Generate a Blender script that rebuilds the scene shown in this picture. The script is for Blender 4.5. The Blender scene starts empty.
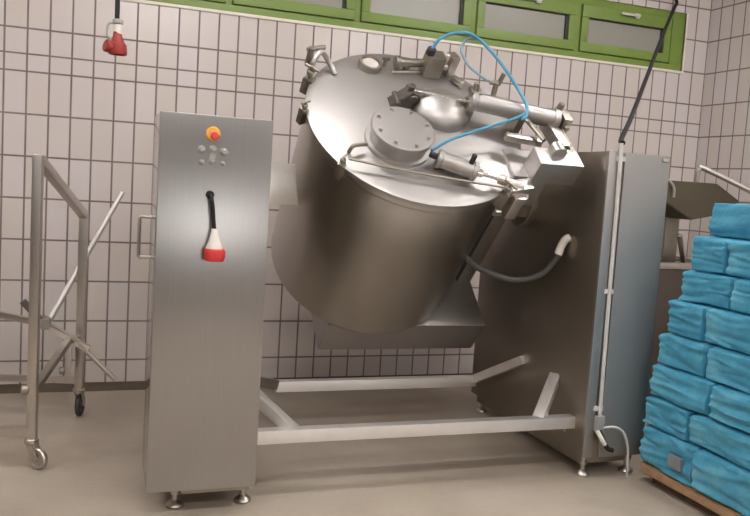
import bpy, bmesh, math, random
from mathutils import Vector, Matrix, noise
random.seed(7)
scene = bpy.context.scene
C = scene.collection
PI = math.pi

# ------------------------------------------------------------------ camera
cam_d = bpy.data.cameras.new('camera')
cam = bpy.data.objects.new('camera', cam_d); C.objects.link(cam)
cam_d.sensor_width = 36.0
cam_d.lens = 796.36 / 750 * 36.0
cam_d.clip_start = 0.05; cam_d.clip_end = 60
YAW, PITCH, ROLL = 0.3471, 0.0925, 0.0628
_f = Vector((math.sin(YAW)*math.cos(PITCH), math.cos(YAW)*math.cos(PITCH), -math.sin(PITCH)))
_r0 = Vector((math.cos(YAW), -math.sin(YAW), 0)); _u0 = _r0.cross(_f)
_r = _r0*math.cos(ROLL) + _u0*math.sin(ROLL); _u = -_r0*math.sin(ROLL) + _u0*math.cos(ROLL)
M = Matrix((_r, _u, -_f)).transposed().to_4x4()
M.translation = Vector((0.497, -5.2305, 1.405))
cam.matrix_world = M
scene.camera = cam

# ------------------------------------------------------------------ world, exposure
world = bpy.data.worlds.new('world'); scene.world = world; world.use_nodes = True
world.node_tree.nodes['Background'].inputs[0].default_value = (0.8, 0.85, 0.9, 1)
world.node_tree.nodes['Background'].inputs[1].default_value = 0.3
vs = scene.view_settings
vs.view_transform = 'Standard'; vs.look = 'None'; vs.gamma = 1.0; vs.use_curve_mapping = False
vs.exposure = 0.0
LAMP = 40.0          # luminaire diffusers
FILL_GLOW = 9.5        # glowing panel added behind the camera, unseen, as fill light
CEIL = 3.5

# ------------------------------------------------------------------ materials
def new_mat(name):
    m = bpy.data.materials.new(name); m.use_nodes = True
    nt = m.node_tree; b = nt.nodes['Principled BSDF']
    return m, nt, b
def nd(nt, typ, **kw):
    n = nt.nodes.new(typ)
    for k, v in kw.items():
        if hasattr(n, k): setattr(n, k, v)
        else: n.inputs[k].default_value = v
    return n
def mth(nt, op, a, b=None):
    n = nt.nodes.new('ShaderNodeMath'); n.operation = op
    for i, v in enumerate((a, b)):
        if v is None: continue
        if isinstance(v, (int, float)): n.inputs[i].default_value = v
        else: nt.links.new(v, n.inputs[i])
    return n.outputs[0]
def ramp(nt, fac, stops):
    n = nt.nodes.new('ShaderNodeValToRGB')
    el = n.color_ramp.elements
    while len(el) < len(stops): el.new(0.5)
    for e, (p, c) in zip(el, stops): e.position = p; e.color = (*c, 1)
    nt.links.new(fac, n.inputs[0]); return n.outputs[0]

def simple(name, col, rough=0.5, metal=0.0, var=0.06, scale=12, bump=0.0, spec=0.5):
    m, nt, b = new_mat(name)
    tc = nd(nt, 'ShaderNodeTexCoord'); n = nd(nt, 'ShaderNodeTexNoise', Scale=scale, Detail=4.0)
    nt.links.new(tc.outputs['Object'], n.inputs['Vector'])
    lo = tuple(max(0, c*(1-var)) for c in col); hi = tuple(min(1, c*(1+var)) for c in col)
    nt.links.new(ramp(nt, n.outputs[0], [(0.3, lo), (0.7, hi)]), b.inputs['Base Color'])
    b.inputs['Roughness'].default_value = rough; b.inputs['Metallic'].default_value = metal
    b.inputs['Specular IOR Level'].default_value = spec
    if bump:
        bp = nd(nt, 'ShaderNodeBump', Strength=bump, Distance=0.01)
        nt.links.new(n.outputs[0], bp.inputs['Height']); nt.links.new(bp.outputs[0], b.inputs['Normal'])
    return m

ANROT = 0.0
def steel(name, col=(0.60, 0.575, 0.55), rough=0.3, stretch=(60, 60, 1.2), bump=0.03, wear=0.06, aniso=0.0):
    m, nt, b = new_mat(name)
    tc = nd(nt, 'ShaderNodeTexCoord'); mp = nd(nt, 'ShaderNodeMapping')
    mp.inputs['Scale'].default_value = stretch
    nt.links.new(tc.outputs['Object'], mp.inputs['Vector'])
    n = nd(nt, 'ShaderNodeTexNoise', Scale=4.0, Detail=5.0); nt.links.new(mp.outputs[0], n.inputs['Vector'])
    big = nd(nt, 'ShaderNodeTexNoise', Scale=2.5, Detail=3.0); nt.links.new(tc.outputs['Object'], big.inputs['Vector'])
    f = mth(nt, 'ADD', mth(nt, 'MULTIPLY', n.outputs[0], 0.5), mth(nt, 'MULTIPLY', big.outputs[0], 0.5))
    lo = tuple(c*(1-wear) for c in col); hi = tuple(min(1, c*(1+wear)) for c in col)
    nt.links.new(ramp(nt, f, [(0.3, lo), (0.7, hi)]), b.inputs['Base Color'])
    b.inputs['Metallic'].default_value = 1.0
    if aniso:
        b.inputs['Anisotropic'].default_value = aniso
        tg = nd(nt, 'ShaderNodeTangent', direction_type='RADIAL', axis='Z'); nt.links.new(tg.outputs[0], b.inputs['Tangent']); b.inputs['Anisotropic Rotation'].default_value = ANROT
    nt.links.new(mth(nt, 'ADD', mth(nt, 'MULTIPLY', f, 0.14), rough-0.07), b.inputs['Roughness'])
    bp = nd(nt, 'ShaderNodeBump', Strength=bump, Distance=0.004)
    nt.links.new(n.outputs[0], bp.inputs['Height']); nt.links.new(bp.outputs[0], b.inputs['Normal'])
    return m

def tiles(name, axis, w=0.12398, h=0.25, u0=0.0, v0=0.19, joint=None):
    """white wall tiles laid in straight courses; joints by tile pitch"""
    m, nt, b = new_mat(name)
    g = nd(nt, 'ShaderNodeNewGeometry'); s = nd(nt, 'ShaderNodeSeparateXYZ'); nt.links.new(g.outputs['Position'], s.inputs[0])
    U = mth(nt, 'DIVIDE', mth(nt, 'SUBTRACT', s.outputs[axis], u0), w)
    V = mth(nt, 'DIVIDE', mth(nt, 'SUBTRACT', s.outputs['Z'], v0), h)
    def edge(x, size):                      # distance in metres to the nearest joint line
        fr = mth(nt, 'FRACT', mth(nt, 'ADD', x, 0.5)); return mth(nt, 'MULTIPLY', mth(nt, 'ABSOLUTE', mth(nt, 'SUBTRACT', fr, 0.5)), size)
    d = mth(nt, 'MINIMUM', edge(U, w), edge(V, h))
    if joint is not None:
        d = mth(nt, 'MINIMUM', d, mth(nt, 'ADD', mth(nt, 'ABSOLUTE', mth(nt, 'SUBTRACT', s.outputs['Z'], joint)), 0.0003))
    mask = nd(nt, 'ShaderNodeMapRange'); mask.inputs['From Min'].default_value = 0.0040; mask.inputs['From Max'].default_value = 0.0070
    nt.links.new(d, mask.inputs['Value'])
    cb = nd(nt, 'ShaderNodeCombineXYZ'); nt.links.new(mth(nt, 'FLOOR', U), cb.inputs[0]); nt.links.new(mth(nt, 'FLOOR', V), cb.inputs[1])
    wn = nd(nt, 'ShaderNodeTexWhiteNoise'); nt.links.new(cb.outputs[0], wn.inputs['Vector'])
    big = nd(nt, 'ShaderNodeTexNoise', Scale=1.3, Detail=3.0); nt.links.new(g.outputs['Position'], big.inputs['Vector'])
    tone = mth(nt, 'ADD', mth(nt, 'MULTIPLY', wn.outputs['Value'], 0.7), mth(nt, 'MULTIPLY', big.outputs[0], 0.3))
    tcol = ramp(nt, tone, [(0.0, (0.595, 0.525, 0.48)), (0.5, (0.605, 0.54, 0.52)), (1.0, (0.62, 0.56, 0.565))])
    gn = nd(nt, 'ShaderNodeTexNoise', Scale=5.0, Detail=2.0); nt.links.new(g.outputs['Position'], gn.inputs['Vector'])
    gcol = ramp(nt, gn.outputs[0], [(0.3, (0.15, 0.12, 0.115)), (0.7, (0.22, 0.18, 0.17))])
    mx = nd(nt, 'ShaderNodeMix', data_type='RGBA'); nt.links.new(mask.outputs[0], mx.inputs[0]); nt.links.new(gcol, mx.inputs[6]); nt.links.new(tcol, mx.inputs[7])
    nt.links.new(mx.outputs[2], b.inputs['Base Color'])
    rr = nd(nt, 'ShaderNodeMapRange'); rr.inputs['To Min'].default_value = 0.8; rr.inputs['To Max'].default_value = 0.17
    nt.links.new(mask.outputs[0], rr.inputs['Value']); nt.links.new(rr.outputs[0], b.inputs['Roughness'])
    bp = nd(nt, 'ShaderNodeBump', Strength=0.4, Distance=0.002); nt.links.new(mask.outputs[0], bp.inputs['Height']); nt.links.new(bp.outputs[0], b.inputs['Normal'])
    return m

def floor_mat():
    m, nt, b = new_mat('resin_floor')
    g = nd(nt, 'ShaderNodeNewGeometry')
    n1 = nd(nt, 'ShaderNodeTexNoise', Scale=1.4, Detail=5.0, Roughness=0.55); n2 = nd(nt, 'ShaderNodeTexNoise', Scale=60.0, Detail=3.0)
    n3 = nd(nt, 'ShaderNodeTexNoise', Scale=4.5, Detail=6.0, Roughness=0.7)
    for n in (n1, n2, n3): nt.links.new(g.outputs['Position'], n.inputs['Vector'])
    t = mth(nt, 'ADD', mth(nt, 'ADD', mth(nt, 'MULTIPLY', n1.outputs[0], 0.55), mth(nt, 'MULTIPLY', n2.outputs[0], 0.15)), mth(nt, 'MULTIPLY', n3.outputs[0], 0.3))
    nt.links.new(ramp(nt, t, [(0.3, (0.29, 0.24, 0.19)), (0.5, (0.40, 0.34, 0.275)), (0.7, (0.48, 0.42, 0.35))]), b.inputs['Base Color'])
    nt.links.new(mth(nt, 'ADD', mth(nt, 'MULTIPLY', n3.outputs[0], 0.35), 0.25), b.inputs['Roughness'])
    bp = nd(nt, 'ShaderNodeBump', Strength=0.08, Distance=0.004); nt.links.new(n2.outputs[0], bp.inputs['Height']); nt.links.new(bp.outputs[0], b.inputs['Normal'])
    return m

def emit(name, col, strength):
    m, nt, b = new_mat(name)
    b.inputs['Base Color'].default_value = (0.8, 0.8, 0.8, 1)
    b.inputs['Emission Color'].default_value = (*col, 1); b.inputs['Emission Strength'].default_value = strength
    return m

def plastic_blue(name):
    m, nt, b = new_mat(name)
    tc = nd(nt, 'ShaderNodeTexCoord')
    n = nd(nt, 'ShaderNodeTexNoise', Scale=4.0, Detail=6.0, Roughness=0.65); v = nd(nt, 'ShaderNodeTexNoise', Scale=22.0, Detail=4.0, Distortion=1.2)
    for q in (n, v): nt.links.new(tc.outputs['Object'], q.inputs['Vector'])
    nt.links.new(ramp(nt, n.outputs[0], [(0.3, (0.04, 0.22, 0.36)), (0.5, (0.075, 0.33, 0.49)), (0.75, (0.20, 0.50, 0.63))]), b.inputs['Base Color'])
    b.inputs['Roughness'].default_value = 0.42
    b.inputs['Subsurface Weight'].default_value = 0.35; b.inputs['Subsurface Radius'].default_value = (0.02, 0.06, 0.08); b.inputs['Subsurface Scale'].default_value = 0.6
    bp = nd(nt, 'ShaderNodeBump', Strength=0.3, Distance=0.015); nt.links.new(v.outputs[0], bp.inputs['Height']); nt.links.new(bp.outputs[0], b.inputs['Normal'])
    return m

MT = {
 'steel_v': steel('brushed_steel_upright', (0.42, 0.405, 0.40), 0.33, bump=0.01, aniso=0.8),
 'steel_side': steel('polished_steel_side', (0.52, 0.49, 0.46), 0.14, bump=0.008),
 'steel_door': steel('dull_door_steel', (0.37, 0.36, 0.35), 0.58, bump=0.01),
 'steel_face': steel('dull_brushed_face', (0.36, 0.325, 0.28), 0.36, bump=0.01, aniso=0.5),
 'steel_vat': steel('satin_steel_drum', (0.53, 0.50, 0.46), 0.30, (1.5, 1.5, 1.5), 0.0, 0.04),
 'steel_lid': steel('matte_steel_lid', (0.46, 0.44, 0.43), 0.46, (2, 2, 2), 0.0, 0.04),
 'steel_tube': steel('tube_steel', (0.55, 0.51, 0.475), 0.33, (9, 9, 9), 0.02),
 'steel_beam': steel('pale_steel_beam', (0.84, 0.81, 0.79), 0.55, (4, 4, 4), 0.0),
 'steel_dark': steel('dull_dark_steel', (0.34, 0.315, 0.27), 0.42, (9, 9, 9), 0.02, 0.1),
 'iron_olive': steel('dark_olive_steel', (0.17, 0.155, 0.115), 0.45, (4, 4, 4), 0.0, 0.1),
 'iron': steel('dark_cast_iron', (0.16, 0.14, 0.125), 0.45, (9, 9, 9), 0.02, 0.1),
 'chrome': steel('bright_chrome', (0.75, 0.73, 0.71), 0.14, (5, 5, 5), 0.0, 0.03),
 'tile_b': tiles('white_tiles_back', 'X', joint=2.042),
 'tile_r': tiles('white_tiles_side', 'Y', u0=-0.1068),
 'floor': floor_mat(),
 'palewall': simple('pale_grey_wall_paint', (0.36, 0.35, 0.335), 0.7, var=0.05, scale=2),
 'greywall': simple('grey_wall_paint', (0.11, 0.107, 0.10), 0.7, var=0.05, scale=2),
 'cove': simple('resin_cove', (0.10, 0.075, 0.053), 0.7, var=0.15, scale=5, spec=0.2),
 'ceiling': simple('white_ceiling_paint', (0.78, 0.76, 0.73), 0.8, var=0.02),
 'green': simple('green_frame_paint', (0.175, 0.26, 0.05), 0.4, var=0.05, scale=6),
 'pane': simple('frosted_pane', (0.30, 0.29, 0.255), 0.22, var=0.03, scale=2),
 'trim': simple('pale_sealant', (0.76, 0.70, 0.62), 0.5, var=0.03),
 'black': simple('black_rubber', (0.018, 0.017, 0.017), 0.5, var=0.1),
 'cable': simple('dark_cable', (0.018, 0.016, 0.016), 0.6, var=0.1, spec=0.25),
 'red': simple('red_plastic', (0.29, 0.03, 0.025), 0.38, var=0.08),
 'redbright': simple('bright_red_plastic', (0.62, 0.045, 0.045), 0.35, var=0.08),
 'yellow': simple('amber_plastic', (0.85, 0.40, 0.06), 0.4, var=0.05),
 'white': simple('white_plastic', (0.72, 0.68, 0.62), 0.45, var=0.04),
 'grey': simple('grey_plastic', (0.33, 0.32, 0.31), 0.45, var=0.05),
 'conduit': simple('pale_grey_conduit', (0.56, 0.54, 0.52), 0.4, var=0.04),
 'bluehose': simple('blue_air_hose', (0.07, 0.27, 0.42), 0.3, var=0.1),
 'greyhose': simple('blue_grey_air_hose', (0.16, 0.24, 0.30), 0.3, var=0.1),
 'darkhose': simple('dark_grey_hose', (0.07, 0.065, 0.06), 0.4, var=0.1),
 'glass': simple('sight_glass', (0.50, 0.46, 0.43), 0.12, var=0.04),
 'bag': plastic_blue('blue_sack_plastic'),
 'board': simple('brown_fibreboard', (0.36, 0.215, 0.12), 0.65, var=0.15, scale=20, bump=0.1),
 'wood': simple('dark_pallet_wood', (0.12, 0.075, 0.045), 0.8, var=0.25, scale=18, bump=0.2),
 'paper': simple('grey_paper_label', (0.22, 0.24, 0.26), 0.6, var=0.1),
 'rubberwheel': simple('dark_grey_tyre', (0.05, 0.045, 0.04), 0.6, var=0.1),
 'lamp_body': simple('lamp_housing', (0.75, 0.75, 0.75), 0.5, var=0.02),
 'lamp': emit('lamp_diffuser', (1.0, 0.97, 0.945), LAMP),
 'fill_glow': emit('fill_glow_pane', (1.0, 0.98, 0.96), FILL_GLOW),
}

# ------------------------------------------------------------------ mesh helpers (world coordinates)
def rotm(rx=0, ry=0, rz=0):
    return Matrix.Rotation(rz, 4, 'Z') @ Matrix.Rotation(ry, 4, 'Y') @ Matrix.Rotation(rx, 4, 'X')
def merge(bm, other, mat=None):
    if mat is not None: bmesh.ops.transform(other, matrix=mat, verts=other.verts)
    me = bpy.data.meshes.new('tmp'); other.to_mesh(me); other.free(); bm.from_mesh(me); bpy.data.meshes.remove(me)
def box(bm, lo, hi, bev=0.004, mat=None, seg=2):
    b = bmesh.new(); bmesh.ops.create_cube(b, size=1.0)
    s = [hi[i]-lo[i] for i in range(3)]; c = [(hi[i]+lo[i])/2 for i in range(3)]
    for v in b.verts: v.co = Vector((v.co.x*s[0]+c[0], v.co.y*s[1]+c[1], v.co.z*s[2]+c[2]))
    bev = min(bev, min(s)*0.45)
    if bev > 0: bmesh.ops.bevel(b, geom=list(b.edges), offset=bev, segments=seg, affect='EDGES', profile=0.7)
    merge(bm, b, mat)
def axes(d):
    d = d.normalized(); h = Vector((0, 0, 1)) if abs(d.z) < 0.9 else Vector((1, 0, 0))
    x = d.cross(h).normalized(); y = d.cross(x).normalized(); return x, y
def cyl(bm, p0, p1, r0, r1=None, seg=24, bev=0.0):
    p0 = Vector(p0); p1 = Vector(p1); r1 = r0 if r1 is None else r1
    x, y = axes(p1-p0); d = (p1-p0).normalized(); L = (p1-p0).length
    prof = [(0, 0), (r0, 0), (r1, L), (0, L)]
    if bev: prof = [(0, 0), (r0-bev, 0), (r0, bev), (r1, L-bev), (r1-bev, L), (0, L)]
    lathe(bm, prof, p0, x, y, d, seg)
def lathe(bm, prof, o, x, y, d, seg=48):
    rings = []
    for r, h in prof:
        if r < 1e-6: rings.append([bm.verts.new(o+d*h)])
        else: rings.append([bm.verts.new(o+d*h+(x*math.cos(2*PI*i/seg)+y*math.sin(2*PI*i/seg))*r) for i in range(seg)])
    fs = []
    for a, b in zip(rings, rings[1:]):
        for i in range(seg):
            j = (i+1) % seg
            if len(a) == 1 and len(b) == 1: continue
            if len(a) == 1: fs.append(bm.faces.new((a[0], b[j], b[i])))
            elif len(b) == 1: fs.append(bm.faces.new((a[i], a[j], b[0])))
            else: fs.append(bm.faces.new((a[i], a[j], b[j], b[i])))
    bmesh.ops.recalc_face_normals(bm, faces=fs)
def smooth_path(pts, n=8):
    P = [Vector(p) for p in pts]; out = []
    Q = [P[0]*2-P[1]] + P + [P[-1]*2-P[-2]]
    for i in range(1, len(Q)-2):
        a, b, c, d = Q[i-1:i+3]
        for k in range(n):
            t = k/n
            out.append(0.5*((2*b)+(c-a)*t+(2*a-5*b+4*c-d)*t*t+(3*b-a-3*c+d)*t**3))
    return out + [P[-1]]
def tube(bm, pts, r, seg=12, smooth=True, n=8):
    P = smooth_path(pts, n) if smooth else [Vector(p) for p in pts]
    rings = []; x = None
    for i, p in enumerate(P):
        d = (P[min(i+1, len(P)-1)]-P[max(i-1, 0)]).normalized()
        if x is None: x, _ = axes(d)
        x = (x-d*x.dot(d)).normalized(); y = d.cross(x)
        rings.append([bm.verts.new(p+(x*math.cos(2*PI*k/seg)+y*math.sin(2*PI*k/seg))*r) for k in range(seg)])
    fs = []
    for a, b in zip(rings, rings[1:]):
        for k in range(seg): fs.append(bm.faces.new((a[k], a[(k+1) % seg], b[(k+1) % seg], b[k])))
    fs.append(bm.faces.new(rings[0][::-1])); fs.append(bm.faces.new(rings[-1]))
    bmesh.ops.recalc_face_normals(bm, faces=fs)
def bar(bm, p0, p1, w, h=None, bev=0.005, up=(0, 0, 1)):
    """square tube between two points"""
    h = h or w; p0 = Vector(p0); p1 = Vector(p1); d = (p1-p0); L = d.length; d.normalize()
    up = Vector(up); x = d.cross(up).normalized() if abs(d.dot(up)) < 0.98 else Vector((1, 0, 0)); z = x.cross(d).normalized()
    m = Matrix((x, d, z)).transposed().to_4x4(); m.translation = p0
    box(bm, (-w/2, 0, -h/2), (w/2, L, h/2), bev, m)
def prism(bm, poly, o, x, y, n, th, bev=0.0):
    b = bmesh.new()
    lo = [b.verts.new(o+x*p[0]+y*p[1]) for p in poly]; hi = [b.verts.new(o+x*p[0]+y*p[1]+n*th) for p in poly]
    b.faces.new(lo[::-1]); b.faces.new(hi)
    k = len(poly)
    for i in range(k): b.faces.new((lo[i], lo[(i+1) % k], hi[(i+1) % k], hi[i]))
    bmesh.ops.recalc_face_normals(b, faces=b.faces)
    if bev: bmesh.ops.bevel(b, geom=list(b.edges), offset=bev, segments=2, affect='EDGES')
    merge(bm, b)

ORIG = {}
def obj(name, bm, mat, parent=None, origin=None, label=None, ang=35):
    """one mesh object; the mesh is written in world coordinates and moved to its root's or its own origin"""
    root = parent
    while root is not None and root.parent is not None: root = root.parent
    o_ = Vector(origin) if origin is not None else (Vector(ORIG[root.name]) if root is not None else Vector((0, 0, 0)))
    for v in bm.verts: v.co -= o_
    me = bpy.data.meshes.new(name); bm.to_mesh(me); bm.free()
    for p in me.polygons: p.use_smooth = True
    me.set_sharp_from_angle(angle=math.radians(ang))
    me.materials.append(MT[mat])
    o = bpy.data.objects.new(name, me); C.objects.link(o)
    if parent is not None: o.parent = parent
    else: o.location = o_; ORIG[o.name] = tuple(o_)
    if label: o['label'] = label
    return o
def tag(o, label, cat, group=None, kind=None):
    o['label'] = label; o['category'] = cat
    if group: o['group'] = group
    if kind: o['kind'] = kind
    return o
def thing(name, loc, label, cat, group=None):
    o = bpy.data.objects.new(name, None); C.objects.link(o); o.location = loc; o.empty_display_size = 0.1
    ORIG[o.name] = tuple(loc); return tag(o, label, cat, group)
def struct(name, bm, mat, label=None, cat=None):
    o = obj(name, bm, mat); o['kind'] = 'structure'
    if label: o['label'] = label
    if cat: o['category'] = cat
    return o
NB = bmesh.new

# ------------------------------------------------------------------ the room
XL, XR, YB, YF = -4.2, 5.093, 0.0, -9.0
WX0, WX1, WZ0, WZ1 = -0.42, 4.855, 2.437, 2.885
b = NB(); box(b, (XL-.2, YF-.2, -.2), (XR+.2, YB+.2, 0), 0); struct('floor', b, 'floor', 'worn beige resin floor', 'floor')
b = NB()
box(b, (XL-.2, YB, 0), (XR+.2, YB+.2, WZ0), 0); box(b, (XL-.2, YB, WZ1), (XR+.2, YB+.2, CEIL), 0)
box(b, (XL-.2, YB, WZ0), (WX0, YB+.2, WZ1), 0); box(b, (WX1, YB, WZ0), (XR+.2, YB+.2, WZ1), 0)
struct('wall_back', b, 'tile_b', 'white tiled wall behind the machine', 'wall')
b = NB(); box(b, (XR, YF-.2, 0), (XR+.2, YB, CEIL), 0); struct('wall_right', b, 'tile_r', 'white tiled wall at the right', 'wall')
b = NB(); box(b, (XL-.2, YF-.2, 0), (XL, YB, CEIL), 0); struct('wall_left', b, 'greywall', 'grey painted wall far to the left', 'wall')
b = NB(); box(b, (XL, YF-.2, 0), (1.1, YF, CEIL), 0); box(b, (2.9, YF-.2, 0), (XR, YF, CEIL), 0)
box(b, (1.1, YF-.2, 0), (2.9, YF, 1.0), 0); box(b, (1.1, YF-.2, 1.75), (2.9, YF, CEIL), 0)
struct('wall_front', b, 'palewall', 'grey painted wall behind the viewer', 'wall')
b = NB(); box(b, (XL-.2, YF-.2, CEIL), (XR+.2, YB+.2, CEIL+.1), 0); struct('ceiling', b, 'ceiling', 'white ceiling', 'ceiling')
def cove(name, p, q, nrm):
    b = NB(); n = Vector(nrm); p = Vector(p); q = Vector(q); d = (q-p)
    prof = [(0, 0.047), (0.006, 0.047), (0.012, 0.03), (0.025, 0.012), (0.045, 0.001), (0, 0.001)]
    A = [b.verts.new(p+n*a+Vector((0, 0, z))) for a, z in prof]; B = [b.verts.new(q+n*a+Vector((0, 0, z))) for a, z in prof]
    k = len(prof)
    for i in range(k): b.faces.new((A[i], A[(i+1) % k], B[(i+1) % k], B[i]))
    b.faces.new(A[::-1]); b.faces.new(B); bmesh.ops.recalc_face_normals(b, faces=b.faces)
    struct(name, b, 'cove', 'brown resin cove at the foot of the tiles', 'skirting')
cove('baseboard_back', (XL, YB, 0), (XR, YB, 0), (0, -1, 0)); cove('baseboard_right', (XR, YB-.05, 0), (XR, YF, 0), (-1, 0, 0))

# green strip window, high on the back wall
win = thing('window_1', ((WX0+WX1)/2, 0.05, WZ0), 'long green framed strip window high on the tiled wall', 'window'); win['kind'] = 'structure'
b = NB(); FY0, FY1 = 0.012, 0.075
box(b, (WX0, FY0, WZ0), (WX1, FY1, WZ0+.05), .004); box(b, (WX0, FY0, WZ1-.05), (WX1, FY1, WZ1), .004)
PITCHW = 0.862
cent = [4.312-PITCHW*i for i in range(6)]
mull = [c+PITCHW/2 for c in cent]+[cent[-1]-PITCHW/2]
box(b, (mull[0]-.005, FY0, WZ0+.05), (WX1, FY1, WZ1-.05), .003)
for m_ in mull[1:-1]: box(b, (m_-.022, FY0, WZ0+.05), (m_+.022, FY1, WZ1-.05), .003)
box(b, (WX0, FY0, WZ0+.05), (mull[-1]+.02, FY1, WZ1-.05), .003)
obj('window_frame', b, 'green', win)
for c in cent:
    b = NB(); x0, x1, z0, z1 = c-PITCHW/2+.026, c+PITCHW/2-.026, WZ0+.054, WZ1-.054
    px0, px1, pz0, pz1 = c-.347, c+.347, 2.557, 2.742
    y0, y1 = -0.006, 0.05
    box(b, (x0, y0, z0), (x1, y1, pz0), .006); box(b, (x0, y0, pz1), (x1, y1, z1), .006)
    box(b, (x0, y0, pz0), (px0, y1, pz1), .006); box(b, (px1, y0, pz0), (x1, y1, pz1), .006)
    s = obj('sash', b, 'green', win)
    b = NB(); box(b, (px0-.01, .026, pz0-.01), (px1+.01, .034, pz1+.01), 0); obj('pane', b, 'pane', s, label='frosted glass pane')
    b = NB(); box(b, (px0, .012, pz0), (px0+.006, .027, pz1), .001); box(b, (px1-.02, .008, pz0), (px1, .027, pz1), .001); box(b, (px0, .012, pz1-.006), (px1, .027, pz1), .001)
    obj('glazing_seal', b, 'black', s, label='black glazing seal')
    b = NB(); box(b, (c+.05, y0-.022, z1-.05), (c+.09, y0, z1-.012), .004); box(b, (c-.08, y0-.03, z1-.038), (c+.09, y0-.018, z1-.022), .004); obj('handle', b, 'conduit', s, label='pale metal window handle')
b = NB(); box(b, (WX0, -.012, WZ0-.018), (WX1+.015, .06, WZ0+.001), .003); box(b, (WX1, -.004, WZ0), (WX1+.014, .06, WZ1), .002)
o = struct('trim_1', b, 'trim', 'pale sill strip under the green window', 'trim')

# added window-shaped light panel behind the viewer: front fill and cabinet streak
b = NB()
for z in (1.0, 1.72): box(b, (1.1, YF-.08, z), (2.9, YF+.02, z+.03), .003)
for x in (1.1, 1.985, 2.87): box(b, (x, YF-.08, 1.03), (x+.03, YF+.02, 1.72), .003)
w2 = struct('fill_panel', b, 'green', 'added window-shaped fill light panel behind the viewer', 'window')
b = NB(); box(b, (1.13, YF-.06, 1.03), (1.985, YF-.05, 1.72), 0); box(b, (2.015, YF-.06, 1.03), (2.87, YF-.05, 1.72), 0); obj('pane', b, 'fill_glow', w2)

# ceiling lamps
for y in (-1.95, -4.0, -6.1):
    for x in (-1.6, 1.2, 4.0):
        t = thing('ceiling_lamp', (x, y, CEIL-.09), 'long white fluorescent lamp fixed under the ceiling', 'ceiling lamp', 'fluorescent ceiling lamps')
        b = NB(); box(b, (x-.72, y-.1, CEIL-.06), (x+.72, y+.1, CEIL), .008); obj('housing', b, 'lamp_body', t)
        b = NB(); box(b, (x-.70, y-.085, CEIL-.09), (x+.70, y+.085, CEIL-.061), .012); obj('diffuser', b, 'lamp', t)

# ------------------------------------------------------------------ the tilting mixer
mix = thing('tilting_mixer', (2.02, -1.35, 0), 'large stainless steel vacuum mixer with tilted drum slung between two steel cabinets', 'industrial mixer')

def foot(x, y, h, parent):
    b = NB(); o = Vector((x, y, 0)); X, Y, Z = Vector((1, 0, 0)), Vector((0, 1, 0)), Vector((0, 0, 1))
    lathe(b, [(0, 0), (.036, 0), (.038, .008), (.034, .016), (.018, .026), (.012, .03), (.012, .055), (.019, .055), (.019, .07), (.013, .07), (.013, h+.02), (0, h+.02)], o, X, Y, Z, 20)
    obj('foot', b, 'steel_tube', parent)

# left cabinet
LX0, LX1, LY0, LY1, LZ0, LZ1 = 0.744, 1.185, -2.02, -0.98, 0.112, 1.632
b = NB(); box(b, (LX0, LY0+.004, LZ0), (LX1, LY0+.30, LZ1), .006)
lc = obj('control_cabinet', b, 'steel_side', mix)
b = NB(); box(b, (LX0+.115, LY0+.298, LZ0), (LX1, LY1, LZ1-.006), .006); obj('rear_column', b, 'steel_face', mix)
b = NB(); box(b, (LX0-.001, LY0-.004, LZ0-.003), (LX1+.001, LY0+.012, LZ1+.002), .004); obj('front_panel', b, 'steel_v', lc)
for x in (LX0+.125, LX1-.03):
    for y in (LY0+.11, LY1-.08): foot(x, y, LZ0, lc)
b = NB(); box(b, (LX0+.14, LY0+.03, LZ0-.03), (LX1-.02, LY1-.03, LZ0+.002), .003); obj('base_tray', b, 'steel_dark', lc)
b = NB(); tube(b, [(LX0, -1.78, 1.21), (LX0-.045, -1.78, 1.21), (LX0-.05, -1.78, 1.205), (LX0-.05, -1.78, 1.045), (LX0-.045, -1.78, 1.04), (LX0, -1.78, 1.04)], .008, 10, False); obj('door_handle', b, 'steel_tube', lc)
FY = LY0-.004
def knob(name, x, z, r, d, mat, label=None, r2=None):
    b = NB(); o = Vector((x, FY, z)); r2 = r2 or r*.85
    lathe(b, [(0, 0), (r, 0), (r, d*.25), (r2, d*.35), (r2, d*.85), (r2*.8, d), (0, d)], o, Vector((1, 0, 0)), Vector((0, 0, 1)), Vector((0, -1, 0)), 24)
    return obj(name, b, mat, lc, label=label)
b = NB(); lathe(b, [(0, 0), (.028, 0), (.028, .006), (.024, .009), (0, .009)], Vector((.947, FY, 1.562)), Vector((1, 0, 0)), Vector((0, 0, 1)), Vector((0, -1, 0)), 28)
es = obj('emergency_stop', b, 'yellow', lc, label='amber collar of the emergency stop')
b = NB(); lathe(b, [(0, .008), (.012, .008), (.012, .02), (.015, .022), (.016, .032), (.013, .04), (0, .042)], Vector((.950, FY, 1.553)), Vector((1, 0, 0)), Vector((0, 0, 1)), Vector((0, -1, 0)), 24)
obj('stop_button', b, 'redbright', es, label='red mushroom button')
for x, z, rr in ((.905, 1.497, .014), (.993, 1.493, .015), (.948, 1.503, .013), (.906, 1.447, .009), (.946, 1.452, .009), (.99, 1.447, .008)):
    kb = knob('push_button', x, z, rr+.003, .008, 'grey')
    b = NB(); cyl(b, (x, FY-.009, z), (x, FY-.02, z), rr*.7, seg=16, bev=.002); obj('button_cap', b, 'grey', kb)
b = NB()
prism(b, [(-.012, -.03), (.012, -.03), (.012, .03), (-.012, .03)], Vector((.948, FY, 1.475)), Vector((1, 0, 0)), Vector((0, 0, 1)), Vector((0, -1, 0)), .004, .001); obj('indicator_plate', b, 'grey', lc)
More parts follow.
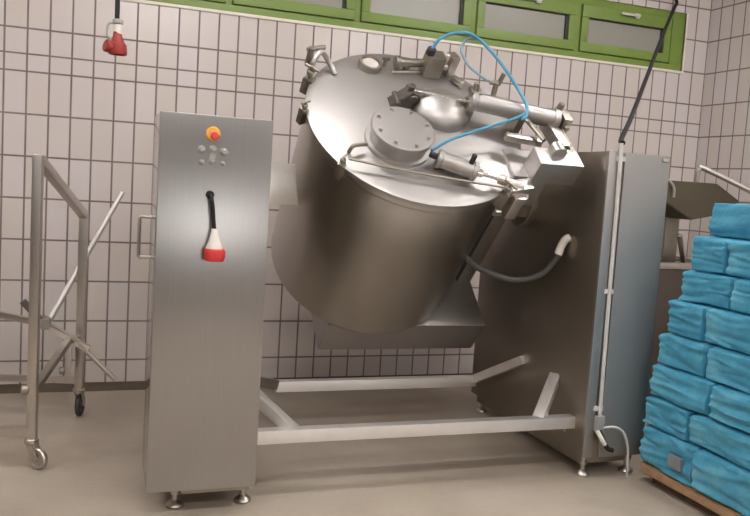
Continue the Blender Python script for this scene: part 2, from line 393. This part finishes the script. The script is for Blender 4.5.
# power cord and plug hanging on the front
b = NB(); cyl(b, (.945, FY, 1.322), (.945, FY-.022, 1.322), .017, .014, 18, .002); tube(b, [(.945, FY-.018, 1.322), (.947, FY-.034, 1.305), (.953, FY-.036, 1.27), (.958, FY-.036, 1.22), (.964, FY-.036, 1.17)], .0085, 10)
pc = obj('power_cord', b, 'cable', lc)
b = NB(); X, Y, D = Vector((1, 0, 0)), Vector((0, -1, 0)), Vector((.03, 0, -1)).normalized()
lathe(b, [(0, 0), (.012, 0), (.015, .015), (.024, .05), (.034, .075), (.036, .09), (0, .09)], Vector((.963, FY-.042, 1.19)), X, Y, D, 24); pg = obj('plug_body', b, 'white', pc, label='white plug body')
b = NB(); lathe(b, [(0, .078), (.037, .078), (.04, .084), (.04, .122), (.036, .128), (.03, .128), (.03, .105), (0, .105)], Vector((.963, FY-.042, 1.19)), X, Y, D, 24)
box(b, (.995, FY-.055, 1.075), (1.008, FY-.03, 1.105), .003); obj('plug_shroud', b, 'redbright', pc, label='red plug shroud')

# right cabinet
RX0, RX1, RY0, RY1, RZ0, RZ1 = 2.85, 3.21, -1.95, -0.705, 0.108, 1.634
b = NB(); box(b, (RX0, RY0+.004, RZ0), (RX1, RY1, RZ1), .006)
rc = obj('drive_cabinet', b, 'steel_face', mix)
b = NB(); box(b, (RX0-.001, RY0-.006, RZ0-.002), (RX0+.052, RY0+.01, RZ1+.002), .004); obj('corner_panel', b, 'steel_lid', rc)
b = NB(); box(b, (RX0+.092, RY0-.006, RZ0-.002), (RX1+.001, RY0+.01, RZ1-.004), .004); dr = obj('door', b, 'steel_door', rc)
b = NB(); box(b, (RX1-.05, RY0-.014, RZ1-.03), (RX1-.01, RY0-.004, RZ1-.012), .003); obj('hinge', b, 'chrome', dr)
for x in (RX0+.045, RX1-.05):
    for y in (RY0+.05, RY1-.08): foot(x, y, RZ0, rc)
b = NB(); box(b, (RX0+.02, RY0+.05, RZ0-.05), (RX1-.02, RY1-.05, RZ0+.002), .003); obj('base_tray', b, 'steel_dark', rc)
b = NB(); tube(b, [(2.905, RY0-.016, 1.675), (2.91, RY0-.016, 1.4), (2.915, RY0-.016, .8), (2.922, RY0-.016, .31)], .0095, 14, False)
for z in (1.6, .95, .36): box(b, (2.89, RY0-.014, z-.012), (2.94, RY0+.002, z+.012), .003)
cd = obj('conduit', b, 'conduit', rc, label='pale grey conduit pipe')
b = NB(); box(b, (2.9, RY0-.03, .245), (2.945, RY0-.004, .325), .006); obj('cable_gland', b, 'grey', rc)
b = NB(); tube(b, [(2.925, RY0-.02, .25), (2.93, RY0-.045, .215), (2.955, RY0-.055, .17), (2.99, RY0-.05, .155)], .012, 12); obj('cable', b, 'cable', rc)
b = NB(); tube(b, [(2.91, RY0-.02, .25), (2.915, RY0-.055, .22), (2.935, RY0-.06, .19)], .011, 12); obj('sleeve', b, 'white', rc)
b = NB(); tube(b, [(2.94, RY0-.025, .265), (2.99, RY0-.045, .272), (3.045, RY0-.05, .245), (3.08, RY0-.05, .17), (3.095, RY0-.045, .08), (3.1, RY0-.04, .006)], .0065, 10); obj('earth_lead', b, 'conduit', rc, label='thin pale cable curving to the floor')
b = NB(); cyl(b, (RX0, -1.79, .20), (RX0-.006, -1.79, .20), .012, seg=14); obj('bolt', b, 'chrome', rc)

# base frame
def part(name, fn, mat, parent=mix, **k):
    b = NB(); fn(b); return obj(name, b, mat, parent, **k)
part('front_beam', lambda b: bar(b, (LX1, -1.84, .262), (RX0, -1.84, .262), .06), 'steel_beam')
part('rear_beam', lambda b: bar(b, (1.497, -.96, .25), (2.735, -.96, .25), .06), 'steel_beam')
part('brace', lambda b: bar(b, (2.655, -1.83, .27), (2.85, -1.655, .45), .058, .05), 'steel_beam')
part('brace', lambda b: bar(b, (2.73, -.965, .26), (2.85, -1.33, .465), .055, .05), 'steel_beam')
part('brace', lambda b: bar(b, (1.395, -1.83, .27), (LX1, -1.655, .45), .058, .05), 'steel_beam')
part('brace', lambda b: bar(b, (1.497, -.965, .26), (LX1, -1.12, .36), .058, .055), 'steel_dark')  # darker steel than the other braces: its shade is put into the colour

# the drum: tilted about the axis between the cabinets
T = 0.765
L0 = Vector((2.02, -1.50, 1.714)); A = Vector((0, -math.sin(T), math.cos(T))); E1 = Vector((1, 0, 0)); E2 = Vector((0, math.cos(T), math.sin(T)))
def lp(s, q, h=0.0): return L0 + E1*s + E2*q + A*h
b = NB()
Rb, LL = 0.54, 1.065
prof = [(0.53, -.02), (0.562, -.02), (0.562, -.045), (0.556, -.05), (0.55, -.06), (0.55, -.07)]
prof += [(Rb, -LL+.03)] + [(Rb-.05+.05*math.cos(s), -LL+.03-.05*math.sin(s)) for s in (PI/8, PI/4, 3*PI/8)]
prof += [(r_, -LL-.02-.085*math.sqrt(max(0, 1-(r_/.5)**2))) for r_ in (.47, .4, .3, .2, .1)] + [(0, -LL-.105)]
lathe(b, prof, L0, E1, E2, A, 96)
vat = obj('drum', b, 'steel_vat', mix, ang=28)
# trunnion arms to the cabinets
PY, PZ = -1.18, 1.375
part('trunnion_arm', lambda b: (box(b, (LX1-.02, PY-.1, PZ-.105), (1.52, PY+.1, PZ+.105), .01)), 'steel_tube')
part('trunnion_arm', lambda b: (box(b, (2.52, PY-.1, PZ-.105), (RX0+.01, PY+.1, PZ+.105), .01), cyl(b, (RX0-.03, PY, PZ), (RX0+.01, PY, PZ), .16, seg=32, bev=.005)), 'steel_dark')
# cradle under the drum bottom
def cradle(b):
    m = Matrix((E1, E2, A)).transposed().to_4x4(); m.translation = L0
    box(b, (-.28, -.47, -1.31), (.69, .28, -1.07), .01, m)
    box(b, (.60, -.14, -1.30), (.69, .20, -.45), .01, m)
    
part('cradle', cradle, 'steel_lid')
# lid
b = NB()
lathe(b, [(0, .034), (.2, .033), (.4, .026), (.53, .012), (.556, .008), (.566, .002), (.566, -.016), (.55, -.0195), (0, -.0195)], L0, E1, E2, A, 96)
lid = obj('lid', b, 'steel_lid', mix, ang=28)
def lpart(name, fn, mat, **k):
    b = NB(); fn(b); return obj(name, b, mat, lid, **k)
LB = Matrix((E1, E2, A)).transposed().to_4x4(); LB.translation = L0
def lbox(b, lo, hi, bev=.004, rz=0.0, c=None):
    if rz:
        c = Vector(c); box(b, lo, hi, bev, LB @ Matrix.Translation(c) @ Matrix.Rotation(rz, 4, 'Z') @ Matrix.Translation(-c))
    else: box(b, lo, hi, bev, LB)
# round hatch with bolts
def hatch(b):
    lathe(b, [(.142, .02), (.142, .10), (.156, .104), (.156, .124), (.152, .128), (0, .13)], lp(-.153, -.19), E1, E2, A, 64)
    lathe(b, [(.165, .025), (.16, .04), (.142, .042)], lp(-.153, -.19), E1, E2, A, 64)
lpart('hatch', hatch, 'steel_lid')
for k in range(8):
    a_ = 2*PI*k/8+.25; s, q = -.153+.128*math.cos(a_), -.19+.128*math.sin(a_)
    lpart('hatch_bolt', lambda b: (cyl(b, lp(s, q, .127), lp(s, q, .14), .009, seg=6), cyl(b, lp(s, q, .127), lp(s, q, .131), .013, seg=14)), 'steel_tube')
# domed manway in the middle
lpart('dome', lambda b: lathe(b, [(.15, .025), (.15, .05), (.14, .075), (.115, .10), (.08, .118), (.04, .127), (0, .13)], lp(.135, .07), E1, E2, A, 64), 'steel_lid')
# sight glass
def sight(b): lathe(b, [(.062, .02), (.064, .05), (.06, .057), (.046, .057), (.046, .045), (0, .045)], lp(-.173, .40), E1, E2, A, 40)
sg = lpart('sight_port', sight, 'steel_dark')
lpart('sight_glass', lambda b: lathe(b, [(.046, .042), (.044, .05), (0, .052)], lp(-.173, .40), E1, E2, A, 32), 'glass')
lpart('wing_nut', lambda b: (cyl(b, lp(-.085, .43, .02), lp(-.085, .43, .07), .01, seg=12), lbox(b, (-.105, .424, .058), (-.065, .436, .074), .004)), 'steel_dark')
# swing clamps round the rim
def clamp(s, q, rot, sc=1.0):
    def fn(b):
        c = (s, q, 0)
        lbox(b, (s-.03*sc, q-.028*sc, -.07), (s+.03*sc, q+.028*sc, .02), .008, rot, c)
        cyl(b, lp(s, q, -.03), lp(s, q, .10*sc), .011*sc, seg=14); cyl(b, lp(s, q, .045*sc), lp(s, q, .075*sc), .024*sc, seg=18, bev=.004)
        e = Vector((math.cos(rot), math.sin(rot))); cyl(b, lp(s-e.x*.045*sc, q-e.y*.045*sc, .09*sc), lp(s+e.x*.045*sc, q+e.y*.045*sc, .09*sc), .009*sc, seg=12, bev=.003)
    return lpart('rim_clamp', fn, 'steel_dark')
clamp(-.578, .02, .5, .62); clamp(-.455, -.345, .9, .62); clamp(-.515, .26, 2.5, .9); clamp(.34, -.475, 2.2, .9)
# lifting loop at the far left of the rim
lpart('lifting_eye', lambda b: tube(b, [lp(-.50, .30, .0), lp(-.50, .31, .08), lp(-.46, .36, .11), lp(-.41, .36, .06), lp(-.375, .31, .02)], .014, 12), 'steel_lid')
lpart('latch', lambda b: (cyl(b, lp(-.5, .40, .0), lp(-.5, .40, .10), .016, seg=14), cyl(b, lp(-.52, .40, .085), lp(-.42, .44, .085), .012, seg=12, bev=.003)), 'steel_dark')
lpart('handle', lambda b: tube(b, [lp(-.41, -.27, .02), lp(-.40, -.27, .06), lp(-.36, -.26, .065), lp(-.33, -.25, .06)], .010, 10), 'steel_dark')
# tri-angled bracket with pin and rod to the air cylinder
def brk(b):
    prism(b, [(-.145, .0), (.045, .0), (.025, .05), (.0, .095), (-.04, .11), (-.09, .06)], lp(0, .075, .02), E1, A, E2, .075, .004)
    cyl(b, lp(-.03, .06, .10), lp(-.03, .17, .10), .02, seg=18, bev=.003); cyl(b, lp(-.04, .115, .09), lp(-.04, .115, .15), .018, seg=16, bev=.003)
    cyl(b, lp(-.1, .06, .06), lp(-.1, .16, .06), .014, seg=16, bev=.003)
lpart('hatch_bracket', brk, 'iron')
lpart('piston_rod', lambda b: cyl(b, lp(-.03, .115, .12), lp(.27, .062, .125), .011, seg=14), 'chrome')
def airc(b, p, q, r, cap=.03):
    d = (q-p).normalized()
    cyl(b, p, q, r, seg=32, bev=.004)
    cyl(b, p-d*.005, p+d*cap, r*1.16, seg=32, bev=.005); cyl(b, q-d*cap, q+d*.005, r*1.16, seg=32, bev=.005)
lpart('air_cylinder', lambda b: airc(b, lp(.265, .06, .135), lp(.735, -.025, .135), .047), 'steel_lid')
lpart('cylinder_foot', lambda b: lbox(b, (.25, .02, .02), (.29, .10, .13), .006), 'steel_dark')
lpart('cylinder_foot', lambda b: lbox(b, (.52, -.03, -.03), (.56, .06, .11), .006), 'steel_dark')
lpart('clevis', lambda b: (cyl(b, lp(.735, -.025, .135), lp(.775, -.032, .135), .02, seg=16), lbox(b, (.745, -.075, .09), (.795, .005, .18), .008), cyl(b, lp(.77, -.1, .135), lp(.77, .03, .135), .014, seg=14, bev=.003), cyl(b, lp(.735, .005, .16), lp(.745, .01, .215), .017, seg=14, bev=.004)), 'steel_dark')
lpart('air_fitting', lambda b: (cyl(b, lp(.385, .07, .15), lp(.385, .10, .23), .014, seg=14, bev=.003), cyl(b, lp(.35, .10, .225), lp(.42, .12, .225), .011, seg=14, bev=.003), cyl(b, lp(.405, .11, .21), lp(.415, .12, .28), .012, seg=14, bev=.003)), 'steel_dark')
lpart('air_fitting', lambda b: (cyl(b, lp(.28, .075, .17), lp(.275, .09, .225), .015, seg=14, bev=.003), lbox(b, (.25, .05, .165), (.31, .1, .19), .004)), 'steel_dark')
lpart('air_cylinder', lambda b: airc(b, lp(.005, -.325, .075), lp(.18, -.40, .075), .040, .022), 'steel_lid', label='short air cylinder near the drum rim')
lpart('piston_rod', lambda b: (cyl(b, lp(.18, -.40, .075), lp(.40, -.46, .07), .011, seg=14), cyl(b, lp(.18, -.40, .075), lp(.21, -.41, .075), .02, seg=16)), 'chrome')
lpart('air_fitting', lambda b: cyl(b, lp(.0, -.322, .08), lp(-.035, -.308, .085), .016, seg=14, bev=.003), 'black')
lpart('air_fitting', lambda b: cyl(b, lp(.145, -.385, .1), lp(.15, -.375, .16), .013, seg=14, bev=.003), 'black')
# valve group at the far rim
lpart('pipe_stub', lambda b: (cyl(b, lp(-.03, .40, .075), lp(.12, .42, .075), .022, seg=20, bev=.004), cyl(b, lp(-.045, .4, .075), lp(-.02, .4, .075), .034, seg=20, bev=.004), cyl(b, lp(-.06, .37, .03), lp(.13, .40, .03), .014, seg=16), cyl(b, lp(.03, .41, .02), lp(.03, .41, .075), .016, seg=16)), 'steel_dark')
vb = lpart('valve_block', lambda b: (lbox(b, (.115, .36, .02), (.215, .44, .15), .006)), 'steel_dark')
lpart('valve_knob', lambda b: cyl(b, lp(.128, .40, .145), lp(.128, .40, .185), .024, seg=18, bev=.004), 'black')
lpart('solenoid', lambda b: (lbox(b, (.245, .385, .03), (.30, .445, .15), .006, .3, (.27, .41, 0)), cyl(b, lp(.215, .40, .08), lp(.25, .40, .08), .018, seg=16)), 'steel_tube')
lpart('valve_tube', lambda b: cyl(b, lp(.222, .41, .03), lp(.236, .41, .15), .014, seg=14, bev=.003), 'white')
lpart('valve_pipe', lambda b: cyl(b, lp(.30, .38, .03), lp(.325, .30, .05), .018, seg=14, bev=.003), 'steel_tube')
# right-hand lifting gear overhanging the rim
lpart('lift_bracket', lambda b: (lbox(b, (.50, -.39, .02), (.745, -.27, .15), .008), lbox(b, (.52, -.38, -.15), (.60, -.30, .03), .008), lbox(b, (.42, -.36, -.02), (.62, -.16, .03), .008)), 'steel_lid')
lpart('lift_arm', lambda b: (lbox(b, (.68, -.22, .06), (.735, .0, .13), .008, .12, (.7, -.1, 0)), lbox(b, (.40, -.19, .09), (.60, -.155, .125), .006, -.12, (.5, -.17, 0)), cyl(b, lp(.62, -.27, .16), lp(.62, -.33, .16), .04, seg=20, bev=.005)), 'steel_tube')
lpart('pivot_rod', lambda b: cyl(b, lp(.535, -.03, .14), lp(.58, -.22, .15), .012, seg=14), 'steel_dark')
lpart('pivot_rod', lambda b: cyl(b, lp(.74, -.1, .12), lp(.755, -.28, .12), .013, seg=14), 'steel_dark')
lpart('clamp_lever', lambda b: (lbox(b, (.33, -.49, .02), (.47, -.42, .065), .008, .25, (.4, -.45, 0)), cyl(b, lp(.30, -.42, .06), lp(.42, -.47, .06), .024, .02, seg=18, bev=.004), cyl(b, lp(.44, -.50, .0), lp(.49, -.38, .03), .018, seg=14, bev=.003), lbox(b, (.37, -.52, -.11), (.43, -.47, .03), .006)), 'steel_tube')
lpart('tie_rod', lambda b: tube(b, [lp(-.43, -.345, .05), lp(-.19, -.40, .055), lp(.08, -.44, .055), lp(.36, -.47, .05)], .0065, 10), 'steel_dark')
# air hoses
lpart('air_hose', lambda b: tube(b, [lp(.128, .40, .18), lp(.16, .42, .235), lp(.25, .44, .27), lp(.33, .42, .28), lp(.41, .34, .26), lp(.47, .2, .24), lp(.515, .05, .215), lp(.53, -.02, .2), lp(.515, -.08, .18), lp(.49, -.09, .165)], .0085, 12), 'bluehose', label='blue air hose arching over the valve block')
lpart('air_hose', lambda b: tube(b, [lp(.36, .42, .26), lp(.305, .42, .25), lp(.27, .36, .22), lp(.29, .27, .2), lp(.32, .18, .21), lp(.35, .12, .22)], .0075, 12), 'greyhose', label='grey blue air hose looping to the long cylinder')
lpart('air_hose', lambda b: tube(b, [lp(.52, -.06, .185), lp(.44, -.10, .17), lp(.30, -.15, .15), lp(.17, -.205, .14), lp(.06, -.255, .13), lp(-.03, -.30, .10)], .0075, 12), 'bluehose', label='blue air hose running to the short cylinder')
# drain hose between drum and right cabinet
part('drain_hose', lambda b: tube(b, [(2.43, -1.22, 1.16), (2.41, -1.30, 1.09), (2.44, -1.38, 1.015), (2.53, -1.46, .965), (2.65, -1.53, .945), (2.75, -1.59, .985), (2.80, -1.63, 1.06), (2.815, -1.655, 1.12)], .017, 14), 'darkhose', label='dark hose sagging from drum to cabinet')
part('hose_end', lambda b: tube(b, [(2.808, -1.65, 1.10), (2.818, -1.66, 1.15), (2.832, -1.67, 1.18), (2.852, -1.675, 1.19)], .021, 14), 'white', label='white hose end')

# ------------------------------------------------------------------ hanging socket at the left
PX, PYY = 0.605, -0.9
hp = thing('hanging_socket', (PX, PYY, 1.97), 'red power connector hanging on a black cable before the white tiles', 'power connector')
part('cable', lambda b: tube(b, [(PX-.005, PYY, CEIL), (PX-.006, PYY, 2.8), (PX-.004, PYY, 2.14)], .012, 12, False), 'cable', hp)
part('collar', lambda b: (cyl(b, (PX, PYY, 2.15), (PX, PYY, 2.125), .026, seg=20, bev=.004), tube(b, [(PX-.02, PYY, 2.13), (PX-.045, PYY, 2.12), (PX-.05, PYY, 2.07), (PX-.03, PYY, 2.05)], .006, 10)), 'grey', hp)
part('sleeve', lambda b: cyl(b, (PX+.002, PYY, 2.125), (PX+.002, PYY, 2.075), .021, seg=20, bev=.003), 'white', hp)
def sock(b):
    d = Vector((.03, 0, -1)).normalized()
    lathe(b, [(0, 0), (.02, 0), (.023, .02), (.034, .05), (.044, .062), (.047, .105), (.044, .112), (.036, .112), (.036, .09), (0, .09)], Vector((PX, PYY, 2.087)), Vector((1, 0, 0)), Vector((0, 1, 0)), d, 28)
    cyl(b, (PX-.02, PYY-.005, 2.005), (PX-.058, PYY-.02, 2.015), .03, .034, seg=20, bev=.005)
part('connector_body', sock, 'red', hp)

# supply cable from the window corner to the right cabinet
b = NB()
tube(b, [(4.70, -.03, CEIL), (4.70, -.03, 3.05), (4.70, -.06, 2.93), (4.62, -.14, 2.88), (4.17, -.60, 2.545), (3.65, -1.15, 2.165), (3.2, -1.63, 1.845), (2.98, -1.86, 1.705), (2.912, RY0-.016, 1.677)], .0125, 14)
cb = obj('supply_cable', b, 'cable', origin=(2.912, RY0-.016, 1.677)); tag(cb, 'thick black supply cable running from the window corner down to the right cabinet', 'cable')

# ------------------------------------------------------------------ steel trolley at the left edge
F = Vector((.275, -1.347, 0)); R = Vector((.468, -.58, 0)); d = (R-F).normalized(); lft = Vector((-d.y, d.x, 0)); Wd = .66
FL, RL = F+lft*Wd, R+lft*Wd
tr = thing('tube_trolley', tuple((F+RL)/2), 'square tube steel trolley with a sloping side rail at the left edge', 'trolley')
def post(p, z0, z1, w=.042):
    return part('post', lambda b: box(b, (-w/2, -w/2, z0), (w/2, w/2, z1), .005, Matrix.Translation(p) @ Matrix.Rotation(math.atan2(d.y, d.x), 4, 'Z')), 'steel_tube', tr)
Z = Vector((0, 0, 1))
pF = post(F, .135, 1.44); pR = post(R, .16, 1.15); post(FL, .135, 1.44); post(RL, .16, 1.15)
for p, q in ((F, R), (FL, RL)): part('top_rail', lambda b: bar(b, p+Z*1.425, q+Z*1.135, .042), 'steel_tube', tr)
part('bottom_rail', lambda b: bar(b, F+Z*.172, FL+Z*.172, .045), 'steel_tube', tr)
part('bottom_rail', lambda b: bar(b, R+Z*.21, RL+Z*.21, .035), 'steel_tube', tr)
part('side_rail', lambda b: bar(b, FL+Z*.172, RL+Z*.3, .035), 'steel_tube', tr)
PV = Vector((.290, -.66, .54))
part('mid_rail', lambda b: bar(b, PV+Vector((0, 0, .005)), RL+Z*.60, .034), 'steel_tube', tr)
part('pivot', lambda b: (cyl(b, PV+Vector((0, -.05, .01)), PV+Vector((0, .06, .01)), .03, seg=20, bev=.004)), 'steel_dark', tr)
part('lever_arm', lambda b: (bar(b, PV+Vector((-.015, -.02, .02)), (.515, -.73, .42), .036)), 'chrome', tr)
part('lever_end', lambda b: (cyl(b, (.47, -.72, .44), (.655, -.78, .26), .014, seg=14, bev=.003)), 'steel_tube', tr)
part('lever_stub', lambda b: bar(b, PV, PV+Vector((-.115, 0, .13)), .036), 'iron', tr)
part('slant_rod', lambda b: cyl(b, PV+Vector((.01, .09, .0)), (.672, -.43, 1.268), .018, .013, seg=14), 'steel_beam', tr, label='pale rod slanting up towards the tiles')
part('rod_link', lambda b: cyl(b, PV+Vector((0, -.01, .01)), PV+Vector((.012, .1, 0)), .012, seg=12), 'steel_dark', tr)
part('strut', lambda b: bar(b, F+Z*.36+d*.01, (.42, -.66, .47), .034), 'steel_dark', tr)
part('stub_post', lambda b: bar(b, (.41, -.66, .47), (.41, -.66, .27), .034), 'steel_tube', tr)
part('stub_rail', lambda b: bar(b, (.41, -.66, .45), R+Z*.45, .03), 'steel_tube', tr)
part('stub_knob', lambda b: cyl(b, (.395, -.66, .29), (.365, -.66, .285), .02, seg=14, bev=.004), 'steel_dark', tr)
part('post_knob', lambda b: cyl(b, F+Vector((-.015, 0, .37)), F+Vector((-.05, 0, .37)), .024, seg=14, bev=.004), 'steel_dark', tr)
def caster(p, ztop, r, off, mat):
    p = Vector(p); w = p+off; w.z = r; ax = Vector((-off.y, off.x, 0)).normalized()
    def fork(b):
        cyl(b, (p.x, p.y, ztop-.02), (p.x, p.y, ztop+.005), .032, seg=20, bev=.004)
        for s in (-1, 1):
            bar(b, Vector((p.x, p.y, ztop-.016))+ax*s*.02, w+ax*s*.02, .006, .03, .002, up=ax.cross(Vector((0, 0, 1))))
        cyl(b, w-ax*.026, w+ax*.026, .008, seg=12)
    f = part('caster', fork, 'steel_tube', tr)
    b = NB(); lathe(b, [(0, -.008), (r*.55, -.008), (r*.62, -.014), (r*.9, -.014), (r, -.008), (r, .008), (r*.9, .014), (r*.62, .014), (r*.55, .008), (0, .008)], w, axes(ax)[0], axes(ax)[1], ax, 32)
    obj('wheel', b, mat, f)
caster(F, .135, .05, Vector((.03, -.025, 0)), 'steel_tube'); caster(R, .16, .062, Vector((.008, .03, 0)), 'rubberwheel')
caster(FL, .135, .05, Vector((.03, -.025, 0)), 'rubberwheel'); caster(RL, .16, .062, Vector((.008, .03, 0)), 'rubberwheel')

# ------------------------------------------------------------------ hopper on a stand at the right, behind the cabinet
hx = thing('hopper', (4.2, -.75, 0), 'dark steel hopper on a tube stand in the corner behind the blue sacks', 'hopper')
def hop(b):
    prism(b, [(3.72, 1.545), (4.344, 1.546), (4.55, 1.44), (4.34, 1.335), (4.16, 1.30), (3.98, 1.39), (3.72, 1.475)], Vector((0, -1.06, 0)), Vector((1, 0, 0)), Vector((0, 0, 1)), Vector((0, 1, 0)), .56, .006)
part('bin', hop, 'iron_olive', hx)
part('outlet', lambda b: box(b, (4.15, -.84, .985), (4.26, -.64, 1.33), .008), 'steel_dark', hx)
for x in (3.87, 4.55):
    for y in (-1.06, -.36): part('leg', lambda b: box(b, (x-.018, y-.018, 0), (x+.018, y+.018, 1.0), .004), 'steel_tube', hx)
part('stand_frame', lambda b: (bar(b, (3.85, -1.06, 1.0), (4.57, -1.06, 1.0), .04), bar(b, (3.85, -.36, 1.0), (4.57, -.36, 1.0), .04), bar(b, (3.87, -1.06, 1.0), (3.87, -.36, 1.0), .04), bar(b, (4.55, -1.06, 1.0), (4.55, -.36, 1.0), .04), bar(b, (3.87, -.8, .99), (4.55, -.8, .99), .03), bar(b, (3.87, -.55, .99), (4.55, -.55, .99), .03)), 'steel_tube', hx)
part('stand_panel', lambda b: box(b, (3.885, -1.05, .25), (4.535, -1.035, .985), .003), 'iron', hx)
part('stand_shelf', lambda b: box(b, (3.86, -1.06, .20), (4.56, -.36, .23), .003), 'steel_dark', hx)
for x in (3.9, 4.1, 4.52): part('brace', lambda b: bar(b, (x-.02, -1.06, 1.27 if x < 4 else 1.2), (x+.12 if x < 4.5 else x, -.96, 1.02), .028), 'steel_dark', hx)
part('guard_rail', lambda b: tube(b, [(4.20, -1.03, 1.46), (4.19, -1.04, 1.60), (4.20, -1.05, 1.635), (4.24, -1.07, 1.63), (4.62, -1.25, 1.45), (4.66, -1.27, 1.42), (4.66, -1.27, 1.25), (4.6, -1.08, 1.23), (4.5, -.95, 1.28)], .017, 12, True, 6), 'steel_tube', hx)
part('guard_rail', lambda b: tube(b, [(3.80, -1.0, 1.46), (3.78, -1.0, 1.60), (3.80, -1.02, 1.635), (3.84, -1.03, 1.62), (3.98, -1.06, 1.52), (4.0, -1.06, 1.44)], .014, 12, True, 6), 'steel_tube', hx)

# ------------------------------------------------------------------ pallet with blue sacks at the right edge
QX0, QX1, QY1, QY0 = 3.135, 4.0, -2.005, -2.80
pl_ = thing('pallet', ((QX0+QX1)/2, (QY0+QY1)/2, 0), 'low wooden pallet with a brown board under the blue sacks', 'pallet')
def board(b):
    r = .06; pts = []
    for cx, cy, a0 in ((QX1-r, QY1-r, 0), (QX0+r, QY1-r, PI/2), (QX0+r, QY0+r, PI), (QX1-r, QY0+r, 3*PI/2)):
        pts += [(cx+r*math.cos(a0+k*PI/12), cy+r*math.sin(a0+k*PI/12)) for k in range(7)]
    prism(b, pts, Vector((0, 0, .052)), Vector((1, 0, 0)), Vector((0, 1, 0)), Vector((0, 0, 1)), .045, .006)
part('board', board, 'board', pl_, label='brown board with rounded corners')
for x in (QX0+.11, (QX0+QX1)/2, QX1-.11): part('runner', lambda b: box(b, (x-.05, QY0+.04, 0), (x+.05, QY1-.06, .053), .004), 'wood', pl_)

def sack(lo, hi, seed):
    """crinkled, slumped plastic sack: a rounded block pushed about by noise"""
    b = NB(); bmesh.ops.create_cube(b, size=2.0)
    bmesh.ops.subdivide_edges(b, edges=list(b.edges), cuts=26, use_grid_fill=True)
    c = (Vector(lo)+Vector(hi))/2; s = (Vector(hi)-Vector(lo))/2
    off = Vector((seed*3.1, seed*1.7, seed*2.3))
    for v in b.verts:
        p = v.co.copy()
        k = 16.0; n = (abs(p.x)**k+abs(p.y)**60+abs(p.z)**k)**(1/k); q = p/n
        e = Vector((q.x*s.x, q.y*s.y, q.z*s.z)); g = e+c
        w = noise.noise(g*3.5+off*.3)*.022 + noise.noise(g*8+off)*.010 + (.010-abs(noise.noise(Vector((g.x*3, g.y*3, g.z*20))+off))*.034) + noise.noise(g*20+off)*.003
        w += .010*(1-abs(q.z)**2.2) - .004
        if abs(q.x) > abs(q.y): e.x += math.copysign(w, q.x)*max(0, (abs(q.x)-.8)/.2)
        e.y += math.copysign(abs(w)*.25, q.y)*max(0, (abs(q.y)-.8)/.2) if q.y < 0 or hi[1] < -2.1 else math.copysign(w, q.y)*max(0, (abs(q.y)-.8)/.2)
        if abs(q.z) < .97: e.z += noise.noise(g*6+off)*.012*(abs(q.z))
        e.z = max(-s.z, min(s.z, e.z))
        if q.y < 0 or hi[1] < -2.1: e.y = max(-s.y, min(s.y, e.y))
        v.co = c+e
    bmesh.ops.recalc_face_normals(b, faces=b.faces)
    return b
ORD = ['bottom', 'second', 'third', 'fourth', 'fifth', 'sixth', 'seventh', 'top']
NLAY = 8; z = .098; hh = [.198, .15, .163, .155, .168, .152, .17, .165]
splits = [-2.40, -2.33, -2.44, -2.36, -2.30, -2.41, -2.33, -2.39]
for i in range(NLAY):
    f = i/(NLAY-1)
    x0 = QX0+.012+.165*f**1.9+(.035 if i == 7 else 0)+random.uniform(-.006, .006); y1 = QY1-.012-.11*f**1.6+random.uniform(-.006, .004); y0 = QY0+.03
    ys = splits[i]
    for j, (ya, yb) in enumerate(((ys+.0015, y1), (y0, ys-.0015))):
        nm = 'blue_sack'
        dx = random.uniform(-.004, .006)
        b = sack((x0+dx, ya, z), (QX1-.04-.05*f, yb, z+hh[i]-.001), i*2+j+1)
        o = obj(nm, b, 'bag', origin=((x0+QX1)/2, (ya+yb)/2, z), ang=60)
        lay = {'bottom': 'in the bottom layer', 'top': 'in the top layer'}.get(ORD[i], 'in the %s layer up' % ORD[i])
        side = 'at the end beside the cabinet' if j == 0 else 'nearest the viewer'
        tag(o, 'blue plastic sack %s, %s' % (lay, side), 'sack', 'blue sacks stacked on the pallet')
        if i == 0 and j == 0:
            part('sack_label', lambda b: box(b, (x0-.028, -2.335, z+.06), (x0-.008, -2.25, z+.12), .003), 'paper', o, label='grey paper label')
    z += hh[i]
